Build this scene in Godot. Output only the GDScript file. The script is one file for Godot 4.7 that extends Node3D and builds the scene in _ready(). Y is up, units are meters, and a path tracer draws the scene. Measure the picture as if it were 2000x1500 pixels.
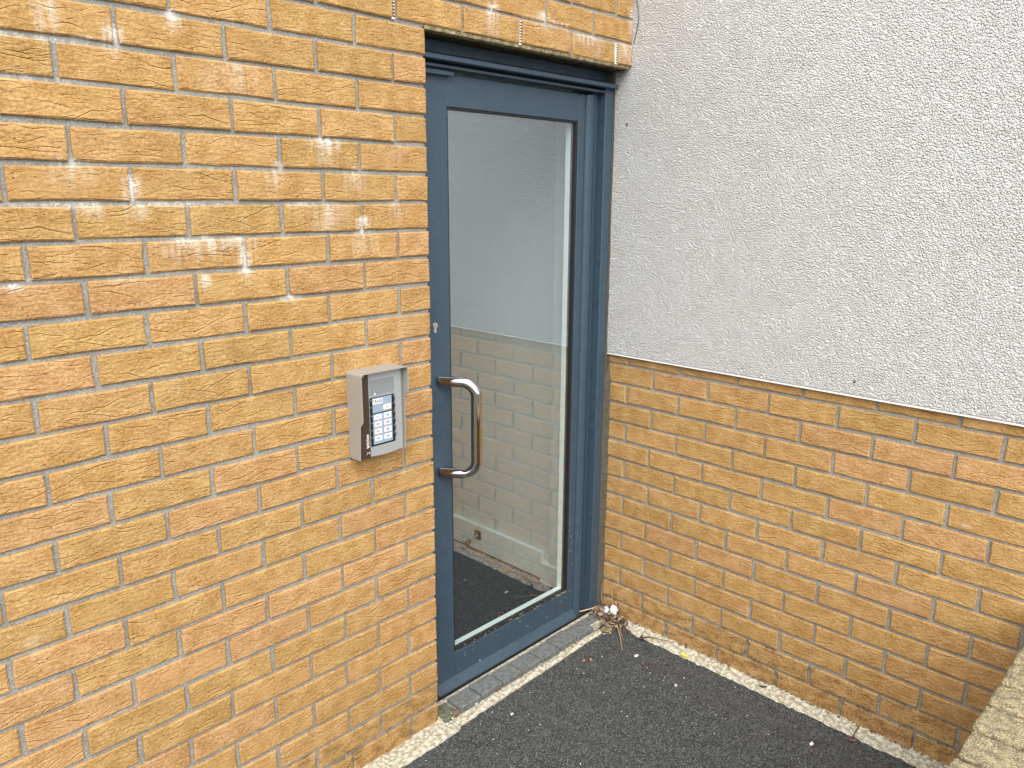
extends Node3D
# A door in the corner of two brick walls. Metres; y up; x runs along the front wall, z towards the viewer.
# The front wall's face is z = 0 and its door jamb x = 0; the side wall's brick face is x = W.

const W := 0.932
const COURSE := 0.075
const PITCH := 0.225
const TOP := 2.1            # underside of the lintel
const LEAF := -0.092        # face of the door leaf
const FRAME := -0.065       # face of the door frame

var rng := RandomNumberGenerator.new()
var counts := {}
var M := {}

# ---------------------------------------------------------------- nodes
func numbered(parent: Node, called: String) -> String:
	var key := str(parent.get_instance_id()) + called
	var n: int = counts.get(key, -1) + 1
	counts[key] = n
	return called if n == 0 else "%s_%03d" % [called, n]

func put(called: String, m: Mesh, parent: Node, mats = null) -> MeshInstance3D:
	var o := MeshInstance3D.new()
	o.name = numbered(parent, called)
	o.mesh = m
	if mats is Material:
		o.material_override = mats
	elif mats is Array:
		for i in mats.size():
			o.set_surface_override_material(i, mats[i])
	parent.add_child(o, true)
	return o

func thing(called: String, label: String, category: String, at := Vector3.ZERO, turn := 0.0, group := "") -> Node3D:
	var o := Node3D.new()
	o.name = numbered(self, called)
	o.position = at
	o.rotation.y = turn
	add_child(o, true)
	tag(o, label, category, group)
	return o

func tag(o: Node, label: String, category: String, group := "") -> Node:
	o.set_meta("label", label)
	o.set_meta("category", category)
	if group != "":
		o.set_meta("group", group)
	return o

func structure(o: Node, label := "") -> Node:
	o.set_meta("kind", "structure")
	if label != "":
		o.set_meta("label", label)
	return o

# ---------------------------------------------------------------- geometry
func begin() -> SurfaceTool:
	var st := SurfaceTool.new()
	st.begin(Mesh.PRIMITIVE_TRIANGLES)
	return st

func planar(p: Vector3, n: Vector3) -> Vector2:
	var a := n.abs()
	if a.y >= a.x and a.y >= a.z:
		return Vector2(p.x, p.z)
	if a.x >= a.z:
		return Vector2(p.z, -p.y)
	return Vector2(p.x, -p.y)

# one flat triangle that faces along `out`
func tri(st: SurfaceTool, a: Vector3, b: Vector3, c: Vector3, out: Vector3, uv_off := Vector2.ZERO) -> void:
	var n := (b - a).cross(c - a)
	if n.length_squared() < 1e-16:
		return
	n = n.normalized()
	var pts := [a, b, c]
	if n.dot(out) > 0.0:
		pts = [a, c, b]
	else:
		n = -n
	for p in pts:
		st.set_normal(n)
		st.set_uv(planar(p, n) + uv_off)
		st.add_vertex(p)

func quad(st: SurfaceTool, a: Vector3, b: Vector3, c: Vector3, d: Vector3, out: Vector3, uv_off := Vector2.ZERO) -> void:
	tri(st, a, b, c, out, uv_off)
	tri(st, a, c, d, out, uv_off)

# box with bevelled edges
func box(st: SurfaceTool, lo: Vector3, hi: Vector3, bevel := 0.0, wobble := 0.0, uv_off := Vector2.ZERO) -> void:
	var mid := (lo + hi) / 2.0
	var half := (hi - lo) / 2.0
	var c := minf(bevel, minf(half.x, minf(half.y, half.z)) * 0.9)
	if c <= 0.0:
		for ax in 3:
			for s in [-1.0, 1.0]:
				var q := []
				for k in [[-1, -1], [1, -1], [1, 1], [-1, 1]]:
					var v := Vector3.ZERO
					v[ax] = s * half[ax]
					v[(ax + 1) % 3] = k[0] * half[(ax + 1) % 3]
					v[(ax + 2) % 3] = k[1] * half[(ax + 2) % 3]
					q.append(mid + v)
				var out := Vector3.ZERO
				out[ax] = s
				quad(st, q[0], q[1], q[2], q[3], out, uv_off)
		return
	var P := {}
	for sx in [-1, 1]:
		for sy in [-1, 1]:
			for sz in [-1, 1]:
				var k := Vector3(sx, sy, sz)
				var jig := Vector3(rng.randf_range(-1, 1), rng.randf_range(-1, 1), rng.randf_range(-1, 1)) * wobble
				for ax in 3:
					var v := k * half - k * c
					v[ax] = k[ax] * half[ax]
					P[[sx, sy, sz, ax]] = mid + v + jig
	for ax in 3:
		var b := (ax + 1) % 3
		var d := (ax + 2) % 3
		for s in [-1, 1]:
			var q := []
			for e in [[-1, -1], [1, -1], [1, 1], [-1, 1]]:
				var k := [0, 0, 0]
				k[ax] = s
				k[b] = e[0]
				k[d] = e[1]
				q.append(P[[k[0], k[1], k[2], ax]])
			var out := Vector3.ZERO
			out[ax] = s
			quad(st, q[0], q[1], q[2], q[3], out, uv_off)
		for s in [-1, 1]:
			for t in [-1, 1]:
				var k0 := [0, 0, 0]
				var k1 := [0, 0, 0]
				k0[b] = s; k1[b] = s
				k0[d] = t; k1[d] = t
				k0[ax] = -1; k1[ax] = 1
				var out := Vector3.ZERO
				out[b] = s
				out[d] = t
				quad(st, P[[k0[0], k0[1], k0[2], b]], P[[k1[0], k1[1], k1[2], b]], P[[k1[0], k1[1], k1[2], d]], P[[k0[0], k0[1], k0[2], d]], out, uv_off)
	for sx in [-1, 1]:
		for sy in [-1, 1]:
			for sz in [-1, 1]:
				tri(st, P[[sx, sy, sz, 0]], P[[sx, sy, sz, 1]], P[[sx, sy, sz, 2]], Vector3(sx, sy, sz), uv_off)

func box_mesh(lo: Vector3, hi: Vector3, bevel := 0.0, wobble := 0.0, uv_off := Vector2.ZERO) -> ArrayMesh:
	var st := begin()
	box(st, lo, hi, bevel, wobble, uv_off)
	return st.commit()

# a profile in the (p, q) plane swept straight; axes give the directions of p, q and the sweep
func prism(st: SurfaceTool, poly: PackedVector2Array, pa: Vector3, qa: Vector3, from: Vector3, along: Vector3) -> void:
	var n := poly.size()
	var mid := Vector2.ZERO
	for p in poly:
		mid += p / n
	var area := 0.0
	for i in n:
		area += poly[i].cross(poly[(i + 1) % n])
	var side := 1.0 if area > 0 else -1.0
	for i in n:
		var a := poly[i]
		var b := poly[(i + 1) % n]
		var e := (b - a)
		var o2 := Vector2(e.y, -e.x) * side
		var A := from + pa * a.x + qa * a.y
		var B := from + pa * b.x + qa * b.y
		quad(st, A, B, B + along, A + along, pa * o2.x + qa * o2.y)
	var idx := Geometry2D.triangulate_polygon(poly)
	for i in range(0, idx.size(), 3):
		var v := []
		for k in 3:
			var p := poly[idx[i + k]]
			v.append(from + pa * p.x + qa * p.y)
		tri(st, v[0], v[1], v[2], -along)
		tri(st, v[0] + along, v[1] + along, v[2] + along, along)

# round bar along a path, smooth normals, closed ends
func tube(st: SurfaceTool, path: PackedVector3Array, radii: Array, seg := 10) -> void:
	var n := path.size()
	var t0 := (path[1] - path[0]).normalized()
	var side := t0.cross(Vector3.UP)
	if side.length() < 0.1:
		side = t0.cross(Vector3.RIGHT)
	side = side.normalized()
	var rings := []
	for i in n:
		var t := (path[mini(i + 1, n - 1)] - path[maxi(i - 1, 0)]).normalized()
		side = (side - t * side.dot(t)).normalized()
		var other := t.cross(side)
		var r: float = radii[mini(i, radii.size() - 1)]
		var ring := []
		for k in seg:
			var a := TAU * k / seg
			var d := side * cos(a) + other * sin(a)
			ring.append([path[i] + d * r, d])
		rings.append(ring)
	for i in n - 1:
		for k in seg:
			var k2 := (k + 1) % seg
			var q := [rings[i][k], rings[i][k2], rings[i + 1][k2], rings[i + 1][k]]
			for o in [[0, 1, 2], [0, 2, 3]]:
				var f: Vector3 = (q[o[1]][0] - q[o[0]][0]).cross(q[o[2]][0] - q[o[0]][0])
				var order: Array = [o[0], o[2], o[1]] if f.dot(q[0][1] + q[2][1]) > 0 else o
				for w in order:
					st.set_normal(q[w][1])
					st.set_uv(Vector2(float(k) / seg, i))
					st.add_vertex(q[w][0])
	for e in [0, n - 1]:
		var out: Vector3 = (path[0] - path[1]) if e == 0 else (path[n - 1] - path[n - 2])
		for k in range(1, seg - 1):
			tri(st, rings[e][0][0], rings[e][k][0], rings[e][k + 1][0], out)

func tube_mesh(path: PackedVector3Array, radii: Array, seg := 10) -> ArrayMesh:
	var st := begin()
	tube(st, path, radii, seg)
	return st.commit()

# lumpy ball
func lump(size: Vector3, rough: float, seed_: int, rings := 9) -> ArrayMesh:
	var nz := FastNoiseLite.new()
	nz.seed = seed_
	nz.frequency = 1.4
	var st := begin()
	var at := func(i: int, k: int) -> Vector3:
		var th := PI * i / rings
		var ph := TAU * (k % 14) / 14.0
		var d := Vector3(sin(th) * cos(ph), cos(th), sin(th) * sin(ph))
		return d * size * (1.0 + rough * (nz.get_noise_3dv(d * 1.3) * 2.0 + nz.get_noise_3dv(d * 4.0) * 0.8))
	for i in rings:
		for k in 14:
			var a: Vector3 = at.call(i, k)
			var b: Vector3 = at.call(i, k + 1)
			var c: Vector3 = at.call(i + 1, k + 1)
			var d: Vector3 = at.call(i + 1, k)
			quad(st, a, b, c, d, (a + c) / 2.0)
	return st.commit()

# a dry curled leaf with thickness, lying round the origin, `l` long
func leaf_shape(st: SurfaceTool, x: Transform3D, l: float, w: float, curl: float, tint := Color.WHITE) -> void:
	var rows := 5
	var p := []
	for i in rows + 1:
		var t := float(i) / rows
		var half := w * 0.5 * pow(sin(PI * clampf(t * 0.94 + 0.03, 0, 1)), 0.8)
		var lift := curl * pow(absf(t - 0.45) * 2.0, 2.0) * l
		var row := []
		for s in [-1.0, 0.0, 1.0]:
			row.append(Vector3((t - 0.5) * l, lift + absf(s) * half * curl * 1.4, s * half))
		p.append(row)
	st.set_color(tint)
	for i in rows:
		for k in 2:
			var q := [p[i][k], p[i][k + 1], p[i + 1][k + 1], p[i + 1][k]]
			var up := []
			var dn := []
			for v in q:
				up.append(x * (v + Vector3(0, 0.0004, 0)))
				dn.append(x * v)
			quad(st, up[0], up[1], up[2], up[3], x.basis.y)
			quad(st, dn[0], dn[1], dn[2], dn[3], -x.basis.y)

# ---------------------------------------------------------------- textures
func noise(seed_: int, freq: float, octaves := 3, type := FastNoiseLite.TYPE_SIMPLEX_SMOOTH) -> FastNoiseLite:
	var n := FastNoiseLite.new()
	n.seed = seed_
	n.noise_type = type
	n.frequency = freq
	n.fractal_type = FastNoiseLite.FRACTAL_FBM if octaves > 1 else FastNoiseLite.FRACTAL_NONE
	n.fractal_octaves = octaves
	return n

func noise_bytes(n: FastNoiseLite, w: int, h: int, to_w := 0, to_h := 0, seamless := true, skirt := 0.12) -> PackedByteArray:
	var im: Image = n.get_seamless_image(w, h, false, false, skirt) if seamless else n.get_image(w, h)
	im.convert(Image.FORMAT_L8)
	if to_w > 0:
		im.resize(to_w, to_h, Image.INTERPOLATE_CUBIC)
	return im.get_data()

func from_rgb(d: PackedByteArray, w: int, h: int) -> ImageTexture:
	return ImageTexture.create_from_image(Image.create_from_data(w, h, false, Image.FORMAT_RGB8, d))

func from_height(d: PackedFloat32Array, w: int, h: int) -> ImageTexture:
	return ImageTexture.create_from_image(Image.create_from_data(w, h, false, Image.FORMAT_RF, d.to_byte_array()))

# sand-faced clay with drag folds: 0.9 m square, 4 x 12 cells of one stretcher each
func clay_textures() -> Array:
	var N := 1024
	var fine := noise_bytes(noise(11, 0.33, 2), N, N)
	var grit := noise_bytes(noise(12, 0.09, 3), N, N)
	var rolls := noise_bytes(noise(13, 0.028, 4), 512, N, N, N)
	var wrinkle := noise_bytes(noise(15, 0.06, 3), 340, N, N, N)
	var cloud := noise_bytes(noise(14, 0.012, 4), N, N)
	var h := PackedFloat32Array()
	h.resize(N * N)
	var col := PackedByteArray()
	col.resize(N * N * 3)
	for i in N * N:
		var f := fine[i] / 255.0 - 0.5
		var g := grit[i] / 255.0 - 0.5
		h[i] = 0.5 + f * 0.20 + g * 0.20 + (rolls[i] / 255.0 - 0.5) * 0.40 + absf(wrinkle[i] / 255.0 - 0.5) * 0.75
		var v := 0.85 + f * 0.34 + g * 0.20
		var c := (cloud[i] / 255.0 - 0.5) * 0.26
		col[i * 3] = int(clampf((v + c * 0.5) * 255.0, 0, 255))
		col[i * 3 + 1] = int(clampf((v + c * 0.7) * 252.0, 0, 255))
		col[i * 3 + 2] = int(clampf((v + c * 1.1 + f * 0.1) * 246.0, 0, 255))
	var r := RandomNumberGenerator.new()
	r.seed = 77
	for row in 12:
		for cell in 4:
			var many := r.randi_range(4, 30)
			for s in many:
				var big := r.randf() < 0.16
				var length := r.randi_range(45, 130) if big else r.randi_range(10, 44)
				var x0 := cell * 256.0 + r.randf_range(-10, 235)
				var y := row * 85.33 + r.randf_range(6, 80)
				var slope := r.randf_range(-0.18, 0.18)
				var depth := r.randf_range(0.5, 1.0) if big else r.randf_range(0.2, 0.62)
				var lip := depth * r.randf_range(0.3, 0.6)
				for i in length:
					var t := float(i) / length
					var a := pow(sin(PI * t), 0.55)
					slope = clampf(slope * 0.97 + r.randf_range(-0.13, 0.13), -0.6, 0.6)
					y += slope
					var x := posmod(int(x0) + i, N)
					for dy in range(-8, 6):
						var yy := posmod(int(y) + dy, N)
						if dy < 0:
							h[yy * N + x] += lip * a * exp(dy / 2.6)
						else:
							h[yy * N + x] -= depth * a * exp(-dy / 1.5)
			for s in 5:    # iron spots and pin holes
				var x := posmod(cell * 256 + r.randi_range(0, 250), N)
				var y := posmod(int(row * 85.33) + r.randi_range(0, 80), N)
				for dx in r.randi_range(1, 3):
					for dy in 2:
						var k := posmod(y + dy, N) * N + posmod(x + dx, N)
						h[k] -= 0.4
						for c in 3:
							col[k * 3 + c] = int(col[k * 3 + c] * 0.42)
	return [from_rgb(col, N, N), from_height(h, N, N)]

# stone-like ground textures: [colour, height]
func grain_textures(N: int, seed_: int, stone: float, dark: Vector3, light: Vector3, contrast: float, specks: float) -> Array:
	var cn := noise(seed_, stone, 1, FastNoiseLite.TYPE_CELLULAR)
	cn.cellular_return_type = FastNoiseLite.RETURN_CELL_VALUE
	var cells := noise_bytes(cn, N, N)
	var cd := noise(seed_, stone, 1, FastNoiseLite.TYPE_CELLULAR)
	cd.cellular_return_type = FastNoiseLite.RETURN_DISTANCE
	var dist := noise_bytes(cd, N, N)
	var fine := noise_bytes(noise(seed_ + 1, 0.35, 2), N, N)
	var wide := noise_bytes(noise(seed_ + 2, 0.008, 4), N, N)
	var h := PackedFloat32Array()
	h.resize(N * N)
	var col := PackedByteArray()
	col.resize(N * N * 3)
	for i in N * N:
		var c := cells[i] / 255.0
		var f := fine[i] / 255.0 - 0.5
		var t := clampf(0.5 + (c - 0.5) * contrast + f * 1.0 + (wide[i] / 255.0 - 0.5) * 0.35, 0, 1)
		if c > 1.0 - specks:
			t = clampf(t + 0.45, 0, 1.4)
		h[i] = 0.5 + (c - 0.5) * 0.6 - dist[i] / 255.0 * 0.6 + f * 0.2
		var v := dark.lerp(light, t)
		col[i * 3] = int(clampf(v.x * 255.0, 0, 255))
		col[i * 3 + 1] = int(clampf(v.y * 255.0, 0, 255))
		col[i * 3 + 2] = int(clampf(v.z * 255.0, 0, 255))
	return [from_rgb(col, N, N), from_height(h, N, N)]

# two-tone mottled texture from soft noise
func mottle(N: int, seed_: int, freq: float, a: Vector3, b: Vector3, sharp: float, fine_amount: float, lichen := 0.0) -> Array:
	var big := noise_bytes(noise(seed_, freq, 5), N, N)
	var mid := noise_bytes(noise(seed_ + 5, freq * 5.0, 3), N, N)
	var fine := noise_bytes(noise(seed_ + 1, 0.32, 2), N, N)
	var spot := noise_bytes(noise(seed_ + 2, freq * 3.2, 3), N, N)
	var yel := noise_bytes(noise(seed_ + 3, freq * 1.6, 3), N, N)
	var h := PackedFloat32Array()
	h.resize(N * N)
	var col := PackedByteArray()
	col.resize(N * N * 3)
	for i in N * N:
		var f := fine[i] / 255.0 - 0.5
		var m := mid[i] / 255.0 - 0.5
		var t := clampf(0.5 + (big[i] / 255.0 - 0.5 + m * 0.55) * sharp, 0, 1)
		var v := a.lerp(b, t) * (1.0 + f * fine_amount + m * fine_amount * 0.8)
		if lichen > 0.0:
			var s := spot[i] / 255.0 + f * 0.12
			if s > 0.74:
				v = v.lerp(Vector3(0.80, 0.77, 0.66), clampf((s - 0.74) * 9.0, 0, 0.85) * lichen)
			var y := yel[i] / 255.0 + f * 0.1
			if y > 0.82:
				v = v.lerp(Vector3(0.82, 0.66, 0.16), clampf((y - 0.82) * 9.0, 0, 0.8) * lichen)
		h[i] = 0.5 + f * 0.3 + m * 0.5 + (big[i] / 255.0 - 0.5) * 0.3
		col[i * 3] = int(clampf(v.x * 255.0, 0, 255))
		col[i * 3 + 1] = int(clampf(v.y * 255.0, 0, 255))
		col[i * 3 + 2] = int(clampf(v.z * 255.0, 0, 255))
	return [from_rgb(col, N, N), from_height(h, N, N)]

# knobbly sprayed render, 0.7 m square
func render_height() -> ImageTexture:
	var N := 1024
	var cn := noise(31, 0.10, 1, FastNoiseLite.TYPE_CELLULAR)
	cn.cellular_return_type = FastNoiseLite.RETURN_DISTANCE2_SUB
	cn.domain_warp_enabled = true
	cn.domain_warp_amplitude = 9.0
	cn.domain_warp_frequency = 0.06
	var a := noise_bytes(cn, N, N, 0, 0, true, 0.02)
	var c := noise_bytes(noise(33, 0.07, 3), N, N, 0, 0, true, 0.02)
	var b := noise_bytes(noise(32, 0.24, 2), N, N, 0, 0, true, 0.02)
	var h := PackedFloat32Array()
	h.resize(N * N)
	for i in N * N:
		var v := a[i] / 255.0
		h[i] = smoothstep(0.02, 0.34, v) * 0.55 + (b[i] / 255.0 - 0.5) * 0.45 + (c[i] / 255.0 - 0.5) * 0.75
	return from_height(h, N, N)

# matter on a wall: salts and algae, laid out in wall metres over [x0, x0+w] x [0, hgt]
func stain_texture(x0: float, w: float, hgt: float, res: float, salts: Array, algae_from: float, algae_to: float, seed_: int) -> ImageTexture:
	var iw := int(w / res)
	var ih := int(hgt / res)
	var im := Image.create_empty(iw, ih, false, Image.FORMAT_RGBA8)
	im.fill(Color(0.9, 0.88, 0.84, 0.0))
	var g := noise(seed_, 0.21, 3)
	var big := noise(seed_ + 1, 0.035 * res / 0.002, 3)
	var streak := noise(seed_ + 2, 0.11, 3)
	# algae and splashed dirt, in grainy patches on the lowest courses
	for py in range(int((hgt - 0.34) / res), ih):
		var y := hgt - py * res
		for px in range(int((algae_from - x0) / res), int((algae_to - x0) / res)):
			var n := big.get_noise_2d(px, py * 1.6) * 0.65 + g.get_noise_2d(px, py) * 0.6
			var level := 0.10 if y < 0.075 else (-0.02 if y < 0.15 else (-0.34 if y < 0.225 else -0.6))
			var a := clampf((n + level + 0.06) * 0.95, 0.0, 0.46)
			var speck := g.get_noise_2d(px * 1.9 + 400, py * 1.9)
			if speck > 0.50 - level * 0.5:
				a = maxf(a, 0.8)
			if a > 0.0:
				im.set_pixel(px, py, Color(0.17, 0.13, 0.06, a))
	for s in salts:
		var cx: float = (s[0] - x0) / res
		var cy: float = (hgt - s[1]) / res
		var ln: float = s[2] * 0.001 / res
		var hw: float = s[3] * 0.0005 / res + 0.003 / res
		var power: float = s[4] / 10.0
		for py in range(int(cy - hw * 0.8), int(cy + ln * 1.9)):
			for px in range(int(cx - hw * 2.4), int(cx + hw * 2.4)):
				if px < 0 or py < 0 or px >= iw or py >= ih:
					continue
				var t := (py - cy) / ln
				var e := absf(px - cx) / hw
				var run := streak.get_noise_2d(px * 0.7, py * 0.05)
				var n := g.get_noise_2d(px, py) * 0.9 + big.get_noise_2d(px * 1.5, py) * 0.7
				var fall := exp(-t * 1.25) if t > 0.0 else exp(t * 5.0)
				var core := 1.15 * power * exp(-e * e * 0.55) * fall * clampf(0.62 + n * 1.15 + run * 0.6, 0.0, 1.2) - 0.08
				var veil := 0.34 * power * exp(-e * e * 0.16) * (exp(-maxf(t - 0.6, 0.0) * 2.2) if t > 0.0 else exp(t * 6.0)) * (0.9 + run * 1.3 + n * 0.5) - 0.03
				var a := clampf(maxf(core, veil), 0.0, 0.74)
				if a <= 0.0:
					continue
				var old := im.get_pixel(px, py)
				if a > old.a or old.r < 0.3:
					im.set_pixel(px, py, Color(0.93, 0.91, 0.88, a))
	return ImageTexture.create_from_image(im)

# ---------------------------------------------------------------- materials
func mat(linear: Vector3, rough := 0.8, metal := 0.0, spec := 0.5) -> StandardMaterial3D:
	var m := StandardMaterial3D.new()
	m.albedo_color = Color(linear.x, linear.y, linear.z).linear_to_srgb()
	m.roughness = rough
	m.metallic = metal
	m.metallic_specular = spec
	return m

func textured(tex: Array, metres: float, rough: float, relief_cm: float, tint := Vector3.ONE) -> StandardMaterial3D:
	var m := mat(tint, rough, 0.0, 0.35)
	m.albedo_texture = tex[0]
	m.uv1_scale = Vector3.ONE / metres
	if tex.size() > 1:
		m.heightmap_enabled = true
		m.heightmap_texture = tex[1]
		m.heightmap_scale = relief_cm
	return m

func stained(m: StandardMaterial3D, tex: Texture2D) -> void:
	m.detail_enabled = true
	m.detail_blend_mode = BaseMaterial3D.BLEND_MODE_MIX
	m.detail_albedo = tex
	m.detail_uv_layer = BaseMaterial3D.DETAIL_UV_2
	var white := Image.create_empty(4, 4, false, Image.FORMAT_L8)
	white.fill(Color.WHITE)
	m.detail_mask = M.white

func make_materials() -> void:
	var white := Image.create_empty(4, 4, false, Image.FORMAT_RGBA8)
	white.fill(Color.WHITE)
	M.white = ImageTexture.create_from_image(white)
	var clay := clay_textures()
	var sand := mottle(512, 41, 0.02, Vector3(0.68, 0.67, 0.645), Vector3(0.76, 0.75, 0.73), 1.4, 0.30)
	var salts := []
	for part in [
		[[-.90, 2.01, 62, 19, 5], [-.79, 1.98, 32, 14, 10], [-.80, 1.96, 19, 10, 9], [-.67, 2.03, 29, 11, 9], [-.79, 1.99, 28, 8, 6], [-.90, 1.73, 57, 37, 4], [-.783, 1.70, 61, 12, 10], [-.775, 1.65, 31, 17, 7]],
		[[-.86, 1.65, 30, 13, 6], [-.89, 1.65, 16, 20, 7], [-.69, 1.57, 44, 34, 8], [-.62, 1.57, 25, 21, 10], [-.64, 1.58, 15, 14, 7], [-.56, 1.57, 23, 30, 8], [-.55, 1.55, 58, 10, 10], [-.55, 1.50, 16, 13, 9]],
		[[-.65, 1.49, 23, 9, 8], [-.45, 1.74, 21, 11, 7], [-.46, 1.72, 52, 18, 4], [-.32, 1.80, 29, 32, 9], [-.32, 1.77, 40, 23, 5], [-.22, 1.61, 36, 14, 10], [-.22, 1.58, 13, 19, 8], [-.24, 1.73, 63, 31, 4]],
		[[-.32, 1.64, 74, 51, 4], [-.11, 1.81, 64, 20, 3], [-.11, 1.65, 53, 21, 4], [-.22, 1.57, 65, 32, 4], [-.44, 1.43, 12, 25, 8], [-1.02, 1.50, 13, 13, 7], [-.99, 1.51, 8, 9, 6], [-.82, 1.50, 15, 41, 4]],
		[[-.93, 1.95, 9, 106, 6], [-.83, 1.96, 7, 57, 5], [-.96, 1.88, 9, 69, 6], [-.88, 1.88, 9, 55, 5], [-.94, 1.65, 8, 111, 5], [-.71, 1.65, 8, 113, 6], [-.38, 1.65, 10, 87, 5], [-.55, 1.94, 64, 60, 3]],
		[[.25, 2.19, 40, 20, 9], [.47, 2.20, 43, 33, 7], [.49, 2.19, 20, 96, 6], [.67, 2.17, 30, 79, 7], [.89, 2.17, 60, 55, 7], [.915, 2.28, 90, 20, 7], [.73, 2.14, 47, 22, 3], [.24, 2.15, 54, 29, 3]],
		[[-.09, 1.35, 86, 30, 2], [-1.01, .85, 14, 13, 3], [-1.08, .78, 45, 27, 2], [-.74, 1.27, 58, 34, 1.5]],
	]:
		salts.append_array(part)
	var front_stain := stain_texture(-1.4, 2.4, 2.45, 0.0012, salts, -0.55, 0.0, 51)
	var side_stain := stain_texture(-0.3, 2.0, 1.2, 0.002, [[.57, .265, 26, 40, 2], [1.20, .775, 8, 8, 6]], -0.06, 1.6, 61)
	# clay tints: ochre, orange buff, pink, olive
	var tints := [Vector3(.582, .346, .130), Vector3(.586, .346, .136), Vector3(.592, .341, .148), Vector3(.568, .344, .127)]
	for wall in ["front", "side"]:
		var stain: Texture2D = front_stain if wall == "front" else side_stain
		var list := []
		for t in 4:
			for shade in 3:
				var k := 0.965 + shade * 0.035
				var m := textured(clay, 1.0, 0.92, 0.36, tints[t] * k)
				m.uv1_scale = Vector3.ONE
				stained(m, stain)
				list.append(m)
		M[wall + "_clay"] = list
		var mo := textured(sand, 0.35, 0.95, 0.25, Vector3(.57, .565, .53))
		stained(mo, stain)
		M[wall + "_mortar"] = mo
	var grey := mottle(512, 43, 0.012, Vector3(0.97, 0.96, 0.95), Vector3(1.0, 1.0, 0.99), 1.2, 0.05)
	M.render = textured([grey[0], render_height()], 0.7, 0.9, 0.80, Vector3(.71, .70, .68))
	M.render.uv1_scale = Vector3.ONE / 0.7
	M.tarmac = textured(grain_textures(1024, 71, 0.16, Vector3(.19, .194, .191), Vector3(.405, .41, .403), 1.5, 0.05), 0.5, 0.9, 0.45)
	M.concrete = textured(mottle(512, 81, 0.022, Vector3(.60, .57, .48), Vector3(.84, .82, .75), 1.9, 0.55), 0.24, 0.93, 0.4)
	M.sett = textured(mottle(512, 91, 0.02, Vector3(.35, .36, .35), Vector3(.45, .46, .455), 1.6, 0.32), 0.22, 0.9, 0.16)
	M.mossy = textured(mottle(512, 93, 0.02, Vector3(.31, .315, .25), Vector3(.43, .435, .38), 2.0, 0.35), 0.22, 0.95, 0.16)
	M.coping = textured(mottle(1024, 101, 0.014, Vector3(.43, .39, .31), Vector3(.63, .57, .44), 1.5, 0.45, 1.0), 0.40, 0.95, 0.6)
	M.ground = textured(mottle(512, 111, 0.02, Vector3(.26, .27, .26), Vector3(.34, .34, .33), 1.0, 0.3), 2.0, 0.95, 0.3)
	var scuff := mottle(512, 121, 0.01, Vector3(0.94, 0.95, 0.96), Vector3(1, 1, 1), 1.2, 0.06)
	M.paint = textured(scuff, 0.5, 0.42, 0.012, Vector3(.040, .070, .098))
	M.paint.metallic_specular = 0.5
	M.paint.roughness = 0.62
	M.paint.roughness_texture = mottle(512, 125, 0.02, Vector3(0.55, 0.55, 0.55), Vector3(1, 1, 1), 2.0, 0.3)[0]
	M.paint_edge = mat(Vector3(.038, .061, .090), 0.38)
	M.gasket = mat(Vector3(.008, .008, .009), 0.6)
	M.steel = mat(Vector3(.60, .58, .55), 0.05, 1.0)
	M.nickel = mat(Vector3(.62, .60, .56), 0.3, 0.7)
	M.mastic = textured(mottle(256, 131, 0.03, Vector3(.30, .29, .25), Vector3(.35, .335, .29), 1.5, 0.2), 0.3, 0.75, 0.3)
	M.lintel = textured(mottle(256, 133, 0.03, Vector3(.16, .15, .11), Vector3(.30, .27, .18), 2.0, 0.3), 0.3, 0.9, 0.2)
	M.lip = textured(mottle(256, 135, 0.03, Vector3(.42, .38, .28), Vector3(.60, .55, .42), 2.0, 0.3), 0.3, 0.9, 0.2)
	M.casing = mat(Vector3(.36, .345, .31), 0.42, 0.25)
	M.plate = mat(Vector3(.40, .415, .42), 0.38, 0.35)
	M.grille = mat(Vector3(.20, .21, .215), 0.5)
	M.bronze = mat(Vector3(.055, .036, .022), 0.25)
	M.button = mat(Vector3(.012, .022, .020), 0.18)
	M.panel = mat(Vector3(.27, .33, .41), 0.3)
	M.paper = mat(Vector3(.84, .85, .86), 0.6)
	M.ink = mat(Vector3(.05, .05, .055), 0.7)
	M.white_print = mat(Vector3(.75, .73, .70), 0.6)
	M.plastic = mat(Vector3(.78, .77, .74), 0.5)
	M.dark = mat(Vector3(.012, .010, .009), 0.8)
	M.bead = mat(Vector3(.80, .96, .91), 0.4)
	M.hall = mat(Vector3(.54, .63, .59), 0.7)
	M.hall_trim = mat(Vector3(.66, .78, .74), 0.4)
	M.mat = textured(grain_textures(256, 141, 0.14, Vector3(.03, .032, .04), Vector3(.10, .105, .12), 1.0, 0.0), 0.2, 1.0, 0.4)
	M.coir = mat(Vector3(.10, .065, .035), 0.95)
	M.brass = mat(Vector3(.16, .12, .07), 0.4, 0.6)
	M.rubber = mat(Vector3(.03, .02, .018), 0.7)
	M.tissue = mat(Vector3(.82, .82, .82), 0.9)
	M.straw = mat(Vector3(.52, .40, .20), 0.8)
	M.twig = mat(Vector3(.34, .24, .13), 0.85)
	M.root = mat(Vector3(.05, .03, .025), 0.8)
	M.red_leaf = mat(Vector3(.26, .085, .035), 0.75)
	M.brown_leaf = mat(Vector3(.17, .085, .05), 0.8)
	M.orange_leaf = mat(Vector3(.45, .19, .06), 0.75)
	M.pale_leaf = mat(Vector3(.62, .53, .36), 0.8)
	M.yellow = mat(Vector3(.82, .60, .03), 0.5)
	M.cable = mat(Vector3(.03, .03, .03), 0.5)
	M.pebble = mat(Vector3(.42, .41, .36), 0.8)
	M.guano = mat(Vector3(.82, .81, .78), 0.7)
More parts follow.
